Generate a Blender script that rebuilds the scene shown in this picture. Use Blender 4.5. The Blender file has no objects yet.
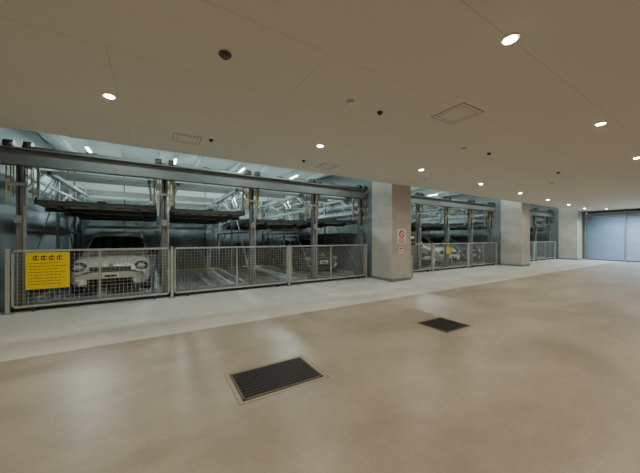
import bpy, math, random
from mathutils import Vector, Matrix
random.seed(3)
S=bpy.context.scene
# ---------------------------------------------------------------- materials
def new_mat(name):
    m=bpy.data.materials.new(name); m.use_nodes=True
    return m, m.node_tree.nodes, m.node_tree.links, m.node_tree.nodes['Principled BSDF']
def mat(name,col,rough=.6,metal=0,noise=0.0,nscale=4,emit=None,es=0,bump=0,spec=.5,stretch=None):
    m,N,L,b=new_mat(name)
    b.inputs['Base Color'].default_value=(*col,1); b.inputs['Roughness'].default_value=rough
    b.inputs['Metallic'].default_value=metal
    b.inputs['Specular IOR Level'].default_value=spec
    if emit: 
        b.inputs['Emission Color'].default_value=(*emit,1); b.inputs['Emission Strength'].default_value=es
    if noise or bump:
        g=N.new('ShaderNodeNewGeometry'); n=N.new('ShaderNodeTexNoise'); n.inputs['Scale'].default_value=nscale
        n.inputs['Detail'].default_value=6; n.inputs['Roughness'].default_value=.6
        mp=N.new('ShaderNodeMapping'); L.new(g.outputs['Position'],mp.inputs['Vector'])
        if stretch: mp.inputs['Scale'].default_value=stretch
        L.new(mp.outputs['Vector'],n.inputs['Vector'])
        if noise:
            r=N.new('ShaderNodeMapRange'); r.inputs[1].default_value=.25; r.inputs[2].default_value=.75
            r.inputs[3].default_value=1-noise; r.inputs[4].default_value=1+noise*.6
            L.new(n.outputs['Fac'],r.inputs[0])
            x=N.new('ShaderNodeVectorMath'); x.operation='SCALE'; x.inputs[0].default_value=col
            L.new(r.outputs[0],x.inputs['Scale']); L.new(x.outputs[0],b.inputs['Base Color'])
        if bump:
            bp=N.new('ShaderNodeBump'); bp.inputs['Strength'].default_value=bump; bp.inputs['Distance'].default_value=.01
            L.new(n.outputs['Fac'],bp.inputs['Height']); L.new(bp.outputs[0],b.inputs['Normal'])
    return m
def floor_mat(name,c1,c2,rough,var=.07):
    m,N,L,b=new_mat(name)
    g=N.new('ShaderNodeNewGeometry')
    n=N.new('ShaderNodeTexNoise'); n.inputs['Scale'].default_value=1.1; n.inputs['Detail'].default_value=10; n.inputs['Roughness'].default_value=.62
    n.inputs['Distortion'].default_value=.5
    n2=N.new('ShaderNodeTexNoise'); n2.inputs['Scale'].default_value=4; n2.inputs['Detail'].default_value=8; n2.inputs['Roughness'].default_value=.6
    n3=N.new('ShaderNodeTexNoise'); n3.inputs['Scale'].default_value=50; n3.inputs['Detail'].default_value=3
    mp=N.new('ShaderNodeMapping'); mp.inputs['Scale'].default_value=(.6,1.0,1)
    L.new(g.outputs['Position'],mp.inputs['Vector']); L.new(mp.outputs[0],n.inputs['Vector'])
    L.new(g.outputs['Position'],n2.inputs['Vector']); L.new(g.outputs['Position'],n3.inputs['Vector'])
    cr=N.new('ShaderNodeValToRGB'); cr.color_ramp.elements[0].position=.36; cr.color_ramp.elements[1].position=.62
    cr.color_ramp.elements[0].color=(*c1,1); cr.color_ramp.elements[1].color=(*c2,1)
    L.new(n.outputs['Fac'],cr.inputs[0])
    a=N.new('ShaderNodeMath'); a.operation='ADD'; L.new(n2.outputs['Fac'],a.inputs[0]); L.new(n3.outputs['Fac'],a.inputs[1])
    r=N.new('ShaderNodeMapRange'); r.inputs[1].default_value=.75; r.inputs[2].default_value=1.25; r.inputs[3].default_value=1-var*1.4; r.inputs[4].default_value=1+var
    L.new(a.outputs[0],r.inputs[0])
    x=N.new('ShaderNodeVectorMath'); x.operation='SCALE'; L.new(cr.outputs[0],x.inputs[0]); L.new(r.outputs[0],x.inputs['Scale'])
    L.new(x.outputs[0],b.inputs['Base Color'])
    rr=N.new('ShaderNodeMapRange'); rr.inputs[3].default_value=rough-.1; rr.inputs[4].default_value=rough+.12
    L.new(n2.outputs['Fac'],rr.inputs[0]); L.new(rr.outputs[0],b.inputs['Roughness'])
    return m
def ceiling_mat():
    m,N,L,b=new_mat('ceiling_board')
    g=N.new('ShaderNodeNewGeometry'); mp=N.new('ShaderNodeMapping'); mp.inputs['Location'].default_value=(0.4,-.18,0)
    L.new(g.outputs['Position'],mp.inputs[0])
    br=N.new('ShaderNodeTexBrick'); br.offset=0.5; br.inputs['Scale'].default_value=1
    br.inputs['Brick Width'].default_value=3.64; br.inputs['Row Height'].default_value=1.0
    br.inputs['Mortar Size'].default_value=.004; br.inputs['Mortar Smooth'].default_value=.1
    br.inputs['Color1'].default_value=(.70,.655,.59,1); br.inputs['Color2'].default_value=(.71,.665,.60,1)
    br.inputs['Mortar'].default_value=(.56,.515,.455,1)
    L.new(mp.outputs[0],br.inputs['Vector'])
    L.new(br.outputs['Color'],b.inputs['Base Color']); b.inputs['Roughness'].default_value=.7
    b.inputs['Specular IOR Level'].default_value=.25
    return m
M_floor=floor_mat('floor_beige_concrete',(.325,.285,.215),(.435,.39,.305),.36)
M_strip=floor_mat('floor_pale_paint',(.56,.565,.53),(.67,.68,.645),.42,.06)
M_pit=mat('floor_rack_concrete',(.24,.26,.25),.7,noise=.3)
M_ceil=ceiling_mat()
M_conc=mat('column_concrete',(.49,.47,.42),.75,noise=.12,nscale=3,bump=.1)
M_rackwall=mat('rack_wall_paint',(.20,.24,.245),.7,noise=.15,nscale=1.5)
M_rackceil=mat('rack_ceiling',(.64,.69,.68),.7,noise=.1)
M_wall=mat('wall_beige',(.56,.51,.43),.7,noise=.06)
M_steel=mat('galvanised_steel',(.38,.41,.41),.45,.5,noise=.25,nscale=9)
M_beam=mat('painted_beam',(.22,.23,.22),.5,.2,noise=.15)
M_front=mat('front_beam_paint',(.16,.165,.16),.55,.1,noise=.15)
M_dark=mat('dark_steel',(.05,.055,.055),.5,.5)
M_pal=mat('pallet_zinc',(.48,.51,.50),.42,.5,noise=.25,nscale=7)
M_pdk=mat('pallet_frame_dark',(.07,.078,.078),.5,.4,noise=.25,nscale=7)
M_yel=mat('chain_yellow',(.50,.40,.15),.5)
M_fence=mat('fence_zinc',(.50,.52,.49),.45,.4)
M_sign=mat('sign_yellow',(.95,.68,.02),.5)
M_ink=mat('sign_ink',(.03,.03,.03),.6)
M_white=mat('white_plastic',(.75,.74,.70),.5)
M_red=mat('red_paint',(.65,.05,.03),.5)
M_grate=mat('grate_iron',(.03,.026,.022),.5,.4)
M_frame=mat('grate_frame',(.16,.13,.10),.6,.2)
M_shut=mat('shutter_blue_grey',(.56,.71,.90),.45,.1)
M_lintel=mat('lintel_paint',(.22,.19,.16),.7)
M_lamp=mat('downlight_lens',(1,1,1),.5,emit=(1,.86,.66),es=120)
M_tube=mat('fluorescent_tube',(1,1,1),.5,emit=(.84,1,.98),es=16)
M_glass=mat('car_glass',(.015,.02,.025),.08,0,spec=.8)
M_tyre=mat('tyre_rubber',(.02,.02,.02),.8)
M_rim=mat('alloy_rim',(.55,.55,.56),.3,.9)
M_hl=mat('headlight_lens',(.62,.66,.70),.1,.4)
M_blk=mat('black_plastic',(.02,.02,.02),.5)
M_seam=mat('hatch_seam',(.30,.27,.23),.7)
M_joint=mat('floor_joint',(.25,.21,.15),.7)
# ---------------------------------------------------------------- mesh builder
class MB:
    def __init__(s): s.v=[];s.f=[];s.m=[];s.mats=[];s.sm=[]
    def mi(s,m):
        if m not in s.mats: s.mats.append(m)
        return s.mats.index(m)
    def box(s,x0,x1,y0,y1,z0,z1,m):
        k=len(s.v); i=s.mi(m)
        s.v+=[(x0,y0,z0),(x1,y0,z0),(x1,y1,z0),(x0,y1,z0),(x0,y0,z1),(x1,y0,z1),(x1,y1,z1),(x0,y1,z1)]
        for q in ((0,3,2,1),(4,5,6,7),(0,1,5,4),(1,2,6,5),(2,3,7,6),(3,0,4,7)):
            s.f.append(tuple(k+a for a in q)); s.m.append(i); s.sm.append(False)
    def bar(s,p,q,w,h,m):
        p=Vector(p);q=Vector(q);d=(q-p).normalized()
        up=Vector((0,0,1)) if abs(d.z)<.95 else Vector((0,1,0))
        r=d.cross(up).normalized(); u=r.cross(d)
        k=len(s.v); i=s.mi(m)
        for c in (p,q):
            for a,b in ((-1,-1),(1,-1),(1,1),(-1,1)): s.v.append(tuple(c+r*a*w/2+u*b*h/2))
        for f in ((0,1,2,3),(7,6,5,4),(0,4,5,1),(1,5,6,2),(2,6,7,3),(3,7,4,0)):
            s.f.append(tuple(k+a for a in f)); s.m.append(i); s.sm.append(False)
    def cyl(s,p,q,r,m,n=14,r2=None,smooth=True):
        p=Vector(p);q=Vector(q);d=(q-p).normalized(); r2=r if r2 is None else r2
        up=Vector((0,0,1)) if abs(d.z)<.95 else Vector((0,1,0))
        a=d.cross(up).normalized(); b=d.cross(a)
        k=len(s.v); i=s.mi(m)
        for c,rr in ((p,r),(q,r2)):
            for j in range(n):
                t=2*math.pi*j/n; s.v.append(tuple(c+a*rr*math.cos(t)+b*rr*math.sin(t)))
        for j in range(n):
            s.f.append((k+j,k+(j+1)%n,k+n+(j+1)%n,k+n+j)); s.m.append(i); s.sm.append(smooth)
        s.f.append(tuple(k+j for j in reversed(range(n)))); s.m.append(i); s.sm.append(False)
        s.f.append(tuple(k+n+j for j in range(n))); s.m.append(i); s.sm.append(False)
    def ell(s,c,r,m,n=14,h=8):
        k=len(s.v); i=s.mi(m)
        for a in range(h+1):
            t=math.pi*a/h
            for j in range(n):
                u=2*math.pi*j/n
                s.v.append((c[0]+r[0]*math.sin(t)*math.cos(u),c[1]+r[1]*math.sin(t)*math.sin(u),c[2]+r[2]*math.cos(t)))
        for a in range(h):
            for j in range(n):
                s.f.append((k+a*n+j,k+(a+1)*n+j,k+(a+1)*n+(j+1)%n,k+a*n+(j+1)%n)); s.m.append(i); s.sm.append(True)
    def obj(s,name,loc=(0,0,0),bevel=0,rz=0,parent=None,sub=0):
        me=bpy.data.meshes.new(name); me.from_pydata(s.v,[],s.f)
        for m in s.mats: me.materials.append(m)
        for p,i,sm in zip(me.polygons,s.m,s.sm): p.material_index=i; p.use_smooth=sm
        me.validate(); me.update()
        o=bpy.data.objects.new(name,me); S.collection.objects.link(o); o.location=loc; o.rotation_euler[2]=rz
        if parent: o.parent=parent
        if bevel:
            b=o.modifiers.new('bevel','BEVEL'); b.width=bevel; b.segments=2; b.limit_method='ANGLE'
        if sub:
            b=o.modifiers.new('subsurf','SUBSURF'); b.levels=sub; b.render_levels=sub
        return o
# ---------------------------------------------------------------- room
H=3.23; FY=7.5; EY=6.36; XF=25.0; XL=-2.75; XB=-7; YR=-4.0; BY=13.3; RH=4.25
m=MB()
m.box(XB,XF+.2,YR,4.64,-.2,0,M_floor); m.box(XB,XF+.2,4.64,7.7,-.2,0,M_strip); m.box(XB,XF+.2,7.7,BY,-.2,0,M_pit)
m.obj('floor')
m=MB(); m.box(XB,XF+.2,YR,EY,H,H+.2,M_ceil); m.box(XB,XF+.2,EY-.12,EY,H+.2,RH+.05,M_wall); m.obj('ceiling')
m=MB(); m.box(XB,XF+.2,EY-.12,BY,RH+.05,RH+.2,M_rackceil)
for k in range(24):
    x=-2.3+k*1.2
    m.box(x,x+.12,EY+.05,BY,RH-.13,RH+.05,M_rackceil)
m.obj('ceiling_rack_hall')
m=MB(); m.box(XB,XF+.2,BY,BY+.2,-.2,RH+.2,M_rackwall); m.box(XL,XF,BY-.02,BY,2.4,RH,M_rackceil)  # paler upper panel puts the lamplight on the back wall into its colour
for k in range(20): m.box(-2.6+k*1.5,-2.57+k*1.5,BY-.03,BY-.02,0,RH,M_dark)
m.obj('wall_back')
m=MB(); m.box(XL-.2,XL,6.9,BY,0,RH+.05,M_rackwall); m.box(XB,XL-.2,6.9,7.1,0,RH,M_wall); m.obj('wall_left')
m=MB(); m.box(XB,XF+.2,YR-.2,YR,0,H,M_wall); m.obj('wall_right')
m=MB(); m.box(XB-.2,XB,YR-.2,7.1,0,H,M_wall); m.obj('wall_rear')
m=MB(); m.box(XF,XF+.2,YR,BY,0,RH,M_wall); m.box(XF-.01,XF,YR,6.36,2.98,H,M_lintel)
m.obj('wall_end')
m=MB(); SX=XF-.08
z=.03
while z<2.85:
    m.cyl((SX,-2,z+.05),(SX,6.3,z+.05),.047,M_shut,8); z+=.1
for y in (6.3,4.5,2.2,0,-1.95): m.box(SX-.09,SX-.05,y-.04,y+.04,0,2.95,M_steel)
m.box(SX-.3,SX-.0,-2,6.35,2.92,3.1,M_lintel)
m.box(SX-.06,SX+.05,-2,6.3,0,.04,M_dark)
m.obj('roller_shutter')
def column(x0,x1,name='concrete_column'):
    m=MB(); m.box(x0,x1,6.38,7.35,0.0,RH,M_conc)
    m.box(x0-.006,x1+.006,6.374,7.356,0,.1,M_rackwall)
    for z in (1.05,2.1): m.box(x0-.003,x1+.003,6.377,7.353,z,z+.008,M_seam)
    return m.obj(name,bevel=.012)
column(6.65,7.57); column(15.8,16.72); column(23.6,24.5)
for x0,x1 in ((6.72,7.4),(15.9,16.6),(23.7,24.9)):
    m=MB(); m.box(x0,x1,7.36,BY,0,RH,M_rackwall); m.obj('wall_partition')
# ---------------------------------------------------------------- fence
def fence(x0,x1,posts):
    m=MB(); y=FY
    for p in posts:
        m.box(p-.03,p+.03,y-.03,y+.03,0,1.24,M_fence); m.box(p-.08,p+.08,y-.1,y+.1,0,.015,M_steel)
    for a,b in zip(posts[:-1],posts[1:]):
        a+=.05; b-=.05
        for z in (.09,1.18): m.box(a,b,y-.02,y+.02,z,z+.04,M_fence)
        for x in (a,b-.03): m.box(x,x+.03,y-.02,y+.02,.09,1.22,M_fence)
        mid=(a+b)/2; m.box(mid-.015,mid+.015,y-.015,y+.015,.09,1.2,M_fence)
        n=int((b-a)/.075)
        for i in range(1,n):
            x=a+(b-a)*i/n; m.box(x-.003,x+.003,y-.004,y+.002,.12,1.19,M_fence)
        for i in range(1,14):
            z=.12+1.07*i/14; m.box(a,b,y-.002,y+.004,z-.0025,z+.0025,M_fence)
        for x in (a+.3,b-.3): m.cyl((x-.02,y,.045),(x+.02,y,.045),.045,M_dark,12)
    m.box(x0,x1,y+.12,y+.2,0,.1,M_dark)  # dark base curb, its black also painting the shadow under the fence
    return m.obj('mesh_fence')
fence(-2.5,6.6,[-2.42,.33,3.45,6.5]); fence(7.6,15.75,[7.66,10.3,13,15.7]); fence(16.8,23.55,[16.9,20.2,23.5])
# ---------------------------------------------------------------- parking rack
def pallet(m,x0,x1,y0,y1,z,up=False):
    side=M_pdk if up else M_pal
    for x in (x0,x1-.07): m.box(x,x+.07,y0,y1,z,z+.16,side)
    m.box(x0,x1,y0-.05,y0,z,z+.1,side); m.box(x0,x1,y1,y1+.05,z,z+.14,side)
    n=13; w=(x1-x0-.14)/n
    for i in range(n):
        a=x0+.07+i*w; h=.055 if i%2 else .02
        if i==6: h=.14
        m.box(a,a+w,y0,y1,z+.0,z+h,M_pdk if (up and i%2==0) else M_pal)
    k=int((y1-y0)/.4)
    for i in range(k): m.box(x0+.07,x1-.07,y0+.2+i*.4,y0+.23+i*.4,z-.04,z,M_steel)
    if up:
        for i in range(3):
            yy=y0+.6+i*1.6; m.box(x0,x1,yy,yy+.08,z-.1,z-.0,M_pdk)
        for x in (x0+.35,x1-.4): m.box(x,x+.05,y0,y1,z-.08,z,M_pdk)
    else:
        m.box(x0+.15,x1-.15,y1-.6,y1-.5,z+.05,z+.16,M_yel)
def rack(cells,levels):
    m=MB(); y0=7.85; y1=12.7
    for x in cells:
        for y in (y0,y1):
            m.box(x-.05,x+.05,y-.07,y-.05,0,3.25,M_beam); m.box(x-.05,x+.05,y+.05,y+.07,0,3.25,M_beam)
            m.box(x-.01,x+.01,y-.05,y+.05,0,3.25,M_beam); m.box(x-.12,x+.12,y-.12,y+.12,0,.02,M_steel)
        ym=(y0+y1)/2; m.box(x-.03,x+.03,ym-.03,ym+.03,0,3.1,M_steel)
        m.box(x-.05,x+.05,y0,y1,3.05,3.2,M_beam); m.box(x-.09,x-.05,y0,y1,2.35,2.45,M_steel); m.box(x-.02,x+.02,y0,y1,1.6,1.65,M_steel)
        m.box(x+.05,x+.09,y0,y1,2.7,2.76,M_steel)
        m.bar((x,y0+.1,2.4),(x,y0+1.5,3.1),.05,.05,M_steel)
        m.bar((x,ym,2.4),(x,y1-.3,3.1),.04,.04,M_steel); m.bar((x,ym-.1,3.1),(x,y0+1.6,2.45),.04,.04,M_steel)
        m.bar((x,y1-.1,.3),(x,ym,2.9),.03,.03,M_steel); m.bar((x,y0+.1,.3),(x,ym,2.9),.02,.02,M_steel)
        for dx,zl in ((-.17,2.15),(-.11,2.4),(.12,2.15),(.18,2.55)):
            m.box(x+dx-.009,x+dx+.009,y0-.12,y0-.1,zl,3.3,M_yel)
            m.box(x+dx-.008,x+dx+.008,y0+.2,y0+.22,2.3,3.3,M_yel)
        m.box(x-.19,x-.09,y0-.13,y0-.09,2.62,2.68,M_steel); m.box(x+.1,x+.2,y0-.13,y0-.09,2.85,2.91,M_steel)
        m.cyl((x-.2,y0-.1,3.3),(x-.06,y0-.1,3.3),.1,M_dark,16); m.cyl((x+.08,y0-.1,3.3),(x+.2,y0-.1,3.3),.1,M_dark,16)
        m.box(x+.06,x+.1,y0-.1,y0-.06,.0,2.1,M_steel)
        m.box(x-.14,x+.14,y0-.14,y0-.08,2.5,2.56,M_steel)
        m.box(x-.05,x+.05,y0-.15,y0-.08,1.75,1.9,M_steel); m.box(x-.012,x+.012,y0-.1,y0-.076,1.9,2.9,M_dark)
        m.bar((x+.22,y0,3.28),(x+.22,y1,3.28),.012,.012,M_yel); m.bar((x+.25,y0,3.2),(x+.3,y1-.4,2.4),.012,.012,M_steel)
    a,b=cells[0],cells[-1]
    m.box(a-.35,b,FY+.05,FY+.07,2.87,3.2,M_front); m.box(a-.35,b,FY-.05,FY+.15,3.18,3.2,M_front); m.box(a-.35,b,FY-.05,FY+.15,2.87,2.89,M_front)
    for x in cells: m.box(x-.04,x+.04,FY+.12,y0,2.95,3.15,M_beam)
    m.box(a,b,y0+2.2,y0+2.3,3.05,3.2,M_beam); m.box(a,b,y1-.05,y1+.05,3.02,3.2,M_beam)
    m.cyl((a,y0+.05,3.32),(b,y0+.05,3.32),.03,M_steel,10); m.cyl((a,y1-.3,3.5),(b,y1-.3,3.5),.05,M_steel,10)
    m.box(a,b,y0+.9,y0+.96,3.3,3.36,M_dark); m.box(a,b,y1-.04,y1,1.8,1.9,M_steel)
    m.cyl((a,y0+1.4,3.62),(b,y0+1.4,3.62),.04,M_steel,10); m.box(a,b,11.3,11.6,3.62,3.66,M_steel)
    for i,((c,d),(lo,up)) in enumerate(zip(zip(cells[:-1],cells[1:]),levels)):
        if lo is not None: pallet(m,c+.16,d-.16,8.0,12.5,lo)
        if up is not None:
            pallet(m,c+.16,d-.16,8.0,12.5,up,True)
            for x in (c+.2,d-.24):
                m.box(x,x+.04,7.96,8.0,up,3.3,M_steel); m.box(x,x+.04,12.4,12.44,up,3.2,M_steel)
                m.bar((x+.02,8.05,up+.15),(x+.02,9.3,3.1),.02,.02,M_steel)
            m.box(c+.15,d-.15,8.2,8.26,2.86,2.94,M_beam); m.box(c+.15,d-.15,12.1,12.16,2.86,2.94,M_beam)
            m.box(c+.3,c+.36,8.2,12.16,2.86,2.94,M_beam); m.box(d-.36,d-.3,8.2,12.16,2.86,2.94,M_beam)
            m.cyl((c+.5,8.3,3.32),(c+.95,8.3,3.32),.11,M_steel,14); m.box(c+.95,c+1.15,8.2,8.42,3.2,3.45,M_dark)
            m.cyl((c+.2,8.3,3.32),(d-.2,8.3,3.32),.025,M_steel,8)
            m.bar((c,12.7,2.0),(d,12.7,3.0),.03,.03,M_steel); m.bar((d,12.7,2.0),(c,12.7,3.0),.03,.03,M_steel)
    return m.obj('mechanical_parking_rack')
cA=[-2.35,.18,2.4,4.5,6.5]; cB=[7.75,9.75,11.75,13.75,15.65]; cC=[16.85,19.0,21.2,23.45]
rack(cA,[(.02,2.16),(.02,2.12),(.02,1.92),(.02,2.0)])
rack(cB,[(.02,2.0)]*4); rack(cC,[(.02,2.0)]*3)
# ---------------------------------------------------------------- cars
def car(name,xc,yf,z,paint,W=1.62,L=3.7,Ht=1.5,style='hatch'):
    m=MB(); w=W/2
    if style=='hatch':
        st=[(-.02,.28,.54,.60,.84,.66),(.05,.20,.66,.74,.94,.76),(.22,.18,.78,.87,1.0,.80),(.75,.18,.87,.97,1.02,.82),(.98,.18,.91,1.01,1.02,.84),
            (1.5,.18,.94,Ht-.07,1.01,.72),(1.78,.18,.95,Ht,1,.72),(2.2,.18,.96,Ht+.015,1,.73),(2.28,.18,.96,Ht+.015,1,.73),(3.05,.18,.98,Ht-.03,1,.70),(L-.28,.18,1.0,Ht-.12,.98,.66),(L-.05,.22,.98,1.05,.92,.72),(L,.3,.7,.8,.82,.6)]
        cab=range(5,10)
    else:
        st=[(-.02,.28,.48,.54,.80,.6),(.08,.18,.58,.64,.92,.74),(.35,.17,.66,.74,.98,.80),(.9,.17,.74,.82,1.01,.82),(1.2,.17,.80,.87,1.01,.84),
            (1.85,.17,.84,Ht-.07,1,.68),(2.2,.17,.85,Ht-.01,1,.68),(2.6,.17,.86,Ht,1,.68),(2.68,.17,.86,Ht,1,.68),(3.4,.17,.88,Ht-.07,1,.66),(L-.55,.17,.90,1.0,.98,.72),(L-.08,.2,.86,.94,.92,.75),(L,.3,.7,.8,.85,.6)]
        cab=range(5,9)
    ws=4; pill=7
    ns=len(st); ring=[]
    for (y,zb,zl,zt,wf,tf) in st:
        a=w*wf; t=w*tf
        half=[(a*.88,zb),(a,zb+.14),(a*1.0,(zb+zl)/2+.05),(a*.965,zl),(t*1.0,zt-.05),(t*.9,zt-.008),(t*.45,zt+.012)]
        pts=[(px,y,pz) for px,pz in half]+[(0,y,zt+.018)]+[(-px,y,pz) for px,pz in reversed(half)]
        k=len(m.v); m.v+=pts; ring.append(k)
    n=15; ip=m.mi(paint); ig=m.mi(M_glass); ib=m.mi(M_blk)
    for s_ in range(ns-1):
        for j in range(n):
            q=(ring[s_]+j,ring[s_]+(j+1)%n,ring[s_+1]+(j+1)%n,ring[s_+1]+j)
            idx=ip
            if s_==ws and 4<=j<=9: idx=ig
            if s_ in cab and s_!=pill and j in (3,10): idx=ig
            if s_==ns-3 and 4<=j<=9: idx=ig
            if j==14: idx=ib
            m.f.append(q); m.m.append(idx); m.sm.append(True)
    m.f.append(tuple(ring[0]+j for j in range(n))); m.m.append(ip); m.sm.append(True)
    m.f.append(tuple(ring[-1]+j for j in reversed(range(n)))); m.m.append(ip); m.sm.append(True)
    body=m.obj(name,(xc,yf,z),sub=2)
    m=MB(); R=.29
    for y in (.72,L-.65):
        for s_ in (-1,1):
            m.cyl((s_*(w-.17),y,R),(s_*(w+.004),y,R),R+.055,M_blk,24)
            m.cyl((s_*(w-.18),y,R),(s_*(w+.012),y,R),R,M_tyre,24)
            m.cyl((s_*(w+.0),y,R),(s_*(w+.02),y,R),R*.62,M_rim,18)
            for k in range(5):
                t=2*math.pi*k/5; m.bar((s_*(w+.02),y,R),(s_*(w+.02),y+.17*math.cos(t),R+.17*math.sin(t)),.02,.05,M_blk)
    for s_ in (-1,1):
        if style=='hatch':
            m.ell((s_*w*.76,.10,.69),(.165,.13,.12),M_blk); m.ell((s_*w*.76,.08,.69),(.13,.13,.092),M_hl)
        else: m.ell((s_*w*.72,.16,.62),(.18,.13,.075),M_hl)
        m.ell((s_*w*.74,.04,.36),(.085,.06,.065),M_blk); m.ell((s_*w*.74,.02,.36),(.05,.06,.04),M_hl)
        m.ell((s_*(w+.10),1.12 if style=='hatch' else 1.45,1.0),(.11,.06,.075),M_blk)
        m.bar((s_*(w-.06),1.15 if style=='hatch' else 1.48,.95),(s_*(w+.06),1.12 if style=='hatch' else 1.45,.97),.04,.03,M_blk)
    m.box(-w*.5,w*.5,-.02,.14,.57,.70,M_blk)
    for zz in (.60,.635,.67): m.box(-w*.5,w*.5,-.028,.06,zz,zz+.007,M_rim)
    m.cyl((0,-.03,.74),(0,.1,.74),.04,M_rim,16)
    m.box(-w*.56,w*.56,-.02,.14,.25,.41,M_blk)
    m.box(-.17,.17,-.04,.03,.42,.54,M_white)
    m.box(-.12,.12,-.043,-.04,.45,.50,M_ink)
    m.bar((-.4,1.04,1.06),(.1,1.12,1.1),.015,.015,M_blk)
    m.obj('trim',parent=body,bevel=.006)
    return body
P_cream=mat('paint_cream',(.62,.61,.55),.25,.1); P_silver=mat('paint_silver',(.50,.53,.56),.25,.6)
P_white=mat('paint_white',(.70,.71,.71),.25); P_grey=mat('paint_grey',(.22,.24,.26),.25,.5)
car('car',-.95,8.35,.05,P_cream,W=1.62,Ht=1.58)
car('car',5.5,8.8,.05,P_grey,W=1.6,Ht=1.45,L=3.8,style='sedan')
car('car',8.75,8.2,.05,P_silver,W=1.62,Ht=1.42,L=4.1,style='sedan')
car('car',10.75,8.15,.05,P_silver,W=1.64,Ht=1.42,L=4.2,style='sedan')
car('car',12.75,8.2,.05,P_white,W=1.62,Ht=1.5)
car('car',14.7,8.2,.05,P_grey,W=1.52,Ht=1.5)
car('car',20.1,8.2,.05,P_silver,W=1.6,Ht=1.45,L=4.1,style='sedan')
# ---------------------------------------------------------------- signs
def sign(x0,x1,z0,z1,y=FY-.045):
    m=MB(); m.box(x0,x1,y,y+.012,z0,z1,M_sign)
    w=x1-x0; h=z1-z0
    def bar(u0,u1,v0,v1,mm=M_ink): m.box(x0+u0*w,x0+u1*w,y-.003,y,z0+v0*h,z0+v1*h,mm)
    for k in range(4):
        u=.16+k*.18
        bar(u,u+.13,.88,.90); bar(u,u+.13,.80,.815); bar(u+.055,u+.075,.78,.93); bar(u,u+.02,.80,.90)
    for r in range(8):
        v=.70-r*.082; u=.08
        end=random.uniform(.7,.92)
        while u<end:
            l=random.uniform(.03,.08); bar(u,min(u+l,.92),v,v+.013); u+=l+.025
    for u in (.02,.96): m.cyl((x0+u*w,y-.004,z1-.03),(x0+u*w,y,z1-.03),.012,M_steel,8)
    m.obj('warning_sign')
sign(-2.17,-1.53,.44,1.16); sign(11.2,11.5,.75,1.05)
m=MB()
y=6.37
m.box(6.88,7.30,y-.008,y,1.25,1.75,M_white)
m.cyl((7.09,y-.012,1.58),(7.09,y-.008,1.58),.13,M_red,20); m.cyl((7.09,y-.014,1.58),(7.09,y-.012,1.58),.085,M_white,20)
m.bar((7.02,y-.015,1.65),(7.16,y-.015,1.51),.01,.03,M_red)
for z in (1.40,1.34,1.29): m.box(6.93,7.25,y-.011,y-.008,z,z+.025,M_red)
m.obj('notice_sign')
m=MB(); m.box(6.95,7.18,y-.008,y,.95,1.15,M_white)
m.box(6.98,7.15,y-.011,y-.008,1.07,1.12,M_red); m.box(6.98,7.15,y-.011,y-.008,.99,1.02,M_red); m.obj('notice_sign')
m=MB(); m.box(7.62,7.95,6.6,6.9,0,.85,M_steel); m.box(7.60,7.97,6.5,6.9,.85,1.65,M_beam)
m.box(7.66,7.91,6.49,6.5,1.2,1.58,M_dark); m.box(7.7,7.87,6.485,6.49,1.42,1.52,M_white)
for k in range(3): m.cyl((7.71+k*.07,6.48,1.3),(7.71+k*.07,6.5,1.3),.02,M_red if k==1 else M_white,10)
m.obj('parking_control_panel',bevel=.004)
# ---------------------------------------------------------------- floor grates
def grate(x0,x1,y0,y1):
    m=MB(); t=.02
    m.box(x0,x1,y0,y1,0,.002,M_ink)
    for a in ((x0,x1,y0,y0+t),(x0,x1,y1-t,y1),(x0,x0+t,y0,y1),(x1-t,x1,y0,y1)): m.box(*a,0,.009,M_frame)
    n=int((x1-x0)/.028)
    for i in range(1,n): x=x0+(x1-x0)*i/n; m.box(x-.005,x+.005,y0+t,y1-t,.002,.008,M_grate)
    n=int((y1-y0)/.05)
    for i in range(1,n): yy=y0+(y1-y0)*i/n; m.box(x0+t,x1-t,yy-.006,yy+.006,.002,.009,M_grate)
    e=.045
    for a in ((x0-e,x1+e,y0-e,y0-e+.008),(x0-e,x1+e,y1+e-.008,y1+e),(x0-e,x0-e+.008,y0-e,y1+e),(x1+e-.008,x1+e,y0-e,y1+e)): m.box(*a,0,.0015,M_joint)
    m.obj('floor_drain_grate')
grate(.66,1.50,2.40,2.93); grate(3.8,4.42,2.52,3.07)
# ---------------------------------------------------------------- ceiling fittings
def downlight(x,y,p=84,col=(1,.89,.73),lens=M_lamp):
    m=MB(); n=24
    m.cyl((0,0,-.012),(0,0,0),.07,M_white,n); m.cyl((0,0,-.016),(0,0,-.012),.05,lens,n)
    o=m.obj('ceiling_downlight',(x,y,H))
    l=bpy.data.lights.new('downlight_beam','SPOT'); l.energy=p; l.color=col; l.spot_size=math.radians(160); l.spot_blend=.7; l.shadow_soft_size=.06
    lo=bpy.data.objects.new('downlight_beam',l); S.collection.objects.link(lo); lo.parent=o; lo.location=(0,0,-.03)
for i in range(-1,8):
    x=-.5+3.2*i
    downlight(x,4.25+.06*(x+.5)); downlight(x,1.18+.045*(x-2.73)); downlight(x,-1.8)  # last row is out of view, added for lighting
M_lampadd=mat('added_cool_lens',(1,1,1),.5,emit=(.75,.88,1),es=30)
for y in (5.0,3.4,1.6,-.4): downlight(23.4,y,300,(.66,.86,1),M_lampadd)  # cool lamps added only to brighten the shutter, in place of its daylight glow
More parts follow.
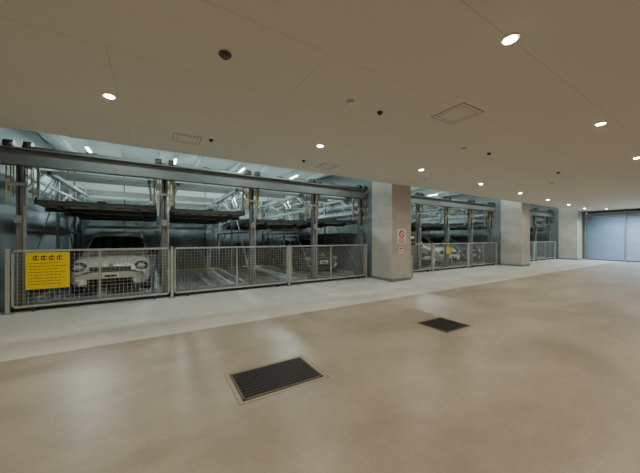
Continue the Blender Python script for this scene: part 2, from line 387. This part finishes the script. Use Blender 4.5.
def hatch(x0,x1,y0,y1):
    m=MB(); t=.012
    m.box(x0+t,x1-t,y0+t,y1-t,H-.003,H,M_ceil)
    for a in ((x0,x1,y0,y0+t),(x0,x1,y1-t,y1),(x0,x0+t,y0,y1),(x1-t,x1,y0,y1)): m.box(*a,H-.005,H,M_seam)
    e=.06
    for a in ((x0+e,x1-e,y0+e,y0+e+.006),(x0+e,x1-e,y1-e-.006,y1-e),(x0+e,x0+e+.006,y0+e,y1-e),(x1-e-.006,x1-e,y0+e,y1-e)): m.box(*a,H-.005,H-.003,M_seam)
    m.obj('ceiling_access_hatch')
hatch(3.45,3.95,2.05,2.55); hatch(.25,.70,5.17,5.62); hatch(3.4,3.85,5.4,5.85)
def det(x,y,mm,r=.055,name='smoke_detector'):
    m=MB(); m.cyl((0,0,-.012),(0,0,0),r,mm,20); m.cyl((0,0,-.04),(0,0,-.012),r*.55,mm,20,r2=r*.85); m.obj(name,(x,y,H))
M_fit=mat('fitting_bronze',(.12,.10,.085),.5)
det(.57,2.71,M_fit,.06,'ceiling_speaker'); det(2.16,2.79,M_white); det(2.7,2.82,M_dark,.04,'sprinkler_head')
det(.85,5.2,M_dark,.04,'sprinkler_head'); det(2.9,5.5,M_dark,.04,'sprinkler_head'); det(5.96,3.0,M_dark,.04,'sprinkler_head')
det(9.3,2.9,M_dark,.04,'sprinkler_head'); det(6.9,5.3,M_white,.05); det(11.0,3.6,M_white,.05); det(5.2,3.1,M_white,.05)
m=MB(); m.cyl((24.2,6.1,H-.12),(24.2,6.1,H),.02,M_white,10); m.box(24.05,24.35,6.04,6.16,H-.2,H-.12,M_white); m.cyl((24.02,6.1,H-.16),(24.05,6.1,H-.16),.04,M_blk,12); m.obj('security_camera')
# ---------------------------------------------------------------- fluorescent lamps
def tube(x,y,z,along='x',L=1.2,p=0,tilt=0):
    m=MB()
    if along=='x':
        m.box(-L/2,L/2,-.06,.06,0,.06,M_white); m.cyl((-L/2+.03,0,-.03),(L/2-.03,0,-.03),.018,M_tube,8)
    else:
        m.box(-.06,.06,-L/2,L/2,0,.06,M_white); m.cyl((0,-L/2+.03,-.03),(0,L/2-.03,-.03),.018,M_tube,8)
    o=m.obj('fluorescent_light',(x,y,z))
    if p:
        l=bpy.data.lights.new('tube_glow','AREA'); l.shape='RECTANGLE'; l.size=L; l.size_y=.08; l.energy=p; l.color=(.82,1,.98)
        lo=bpy.data.objects.new('tube_glow',l); S.collection.objects.link(lo); lo.parent=o; lo.location=(0,.02,-.06)
        lo.rotation_euler=(tilt,0,0 if along=='x' else math.pi/2)
for x in (-.6,2.0,4.6,8.8,11.8,14.4,18,21.8):
    tube(x,EY+.2,RH-.2,'x',1.2,24,math.radians(35))  # hidden row behind the soffit, added to light rack fronts, car and fence
for x in (-1.7,.55,2.8,5.0,8.2,11.2,14.2,18,21.5):
    tube(x,10.6,RH-.2,'y',1.2,120)
wd=bpy.data.worlds.new('world'); S.world=wd; wd.use_nodes=True
wd.node_tree.nodes['Background'].inputs[0].default_value=(.05,.06,.07,1)
c=bpy.data.cameras.new('camera'); c.lens=270/640*36; c.sensor_width=36; c.shift_y=1.5/640; c.clip_start=.05
co=bpy.data.objects.new('camera',c); S.collection.objects.link(co); co.location=(0,0,1.45)
co.rotation_euler=(math.radians(90),0,math.radians(58.75-90)); S.camera=co
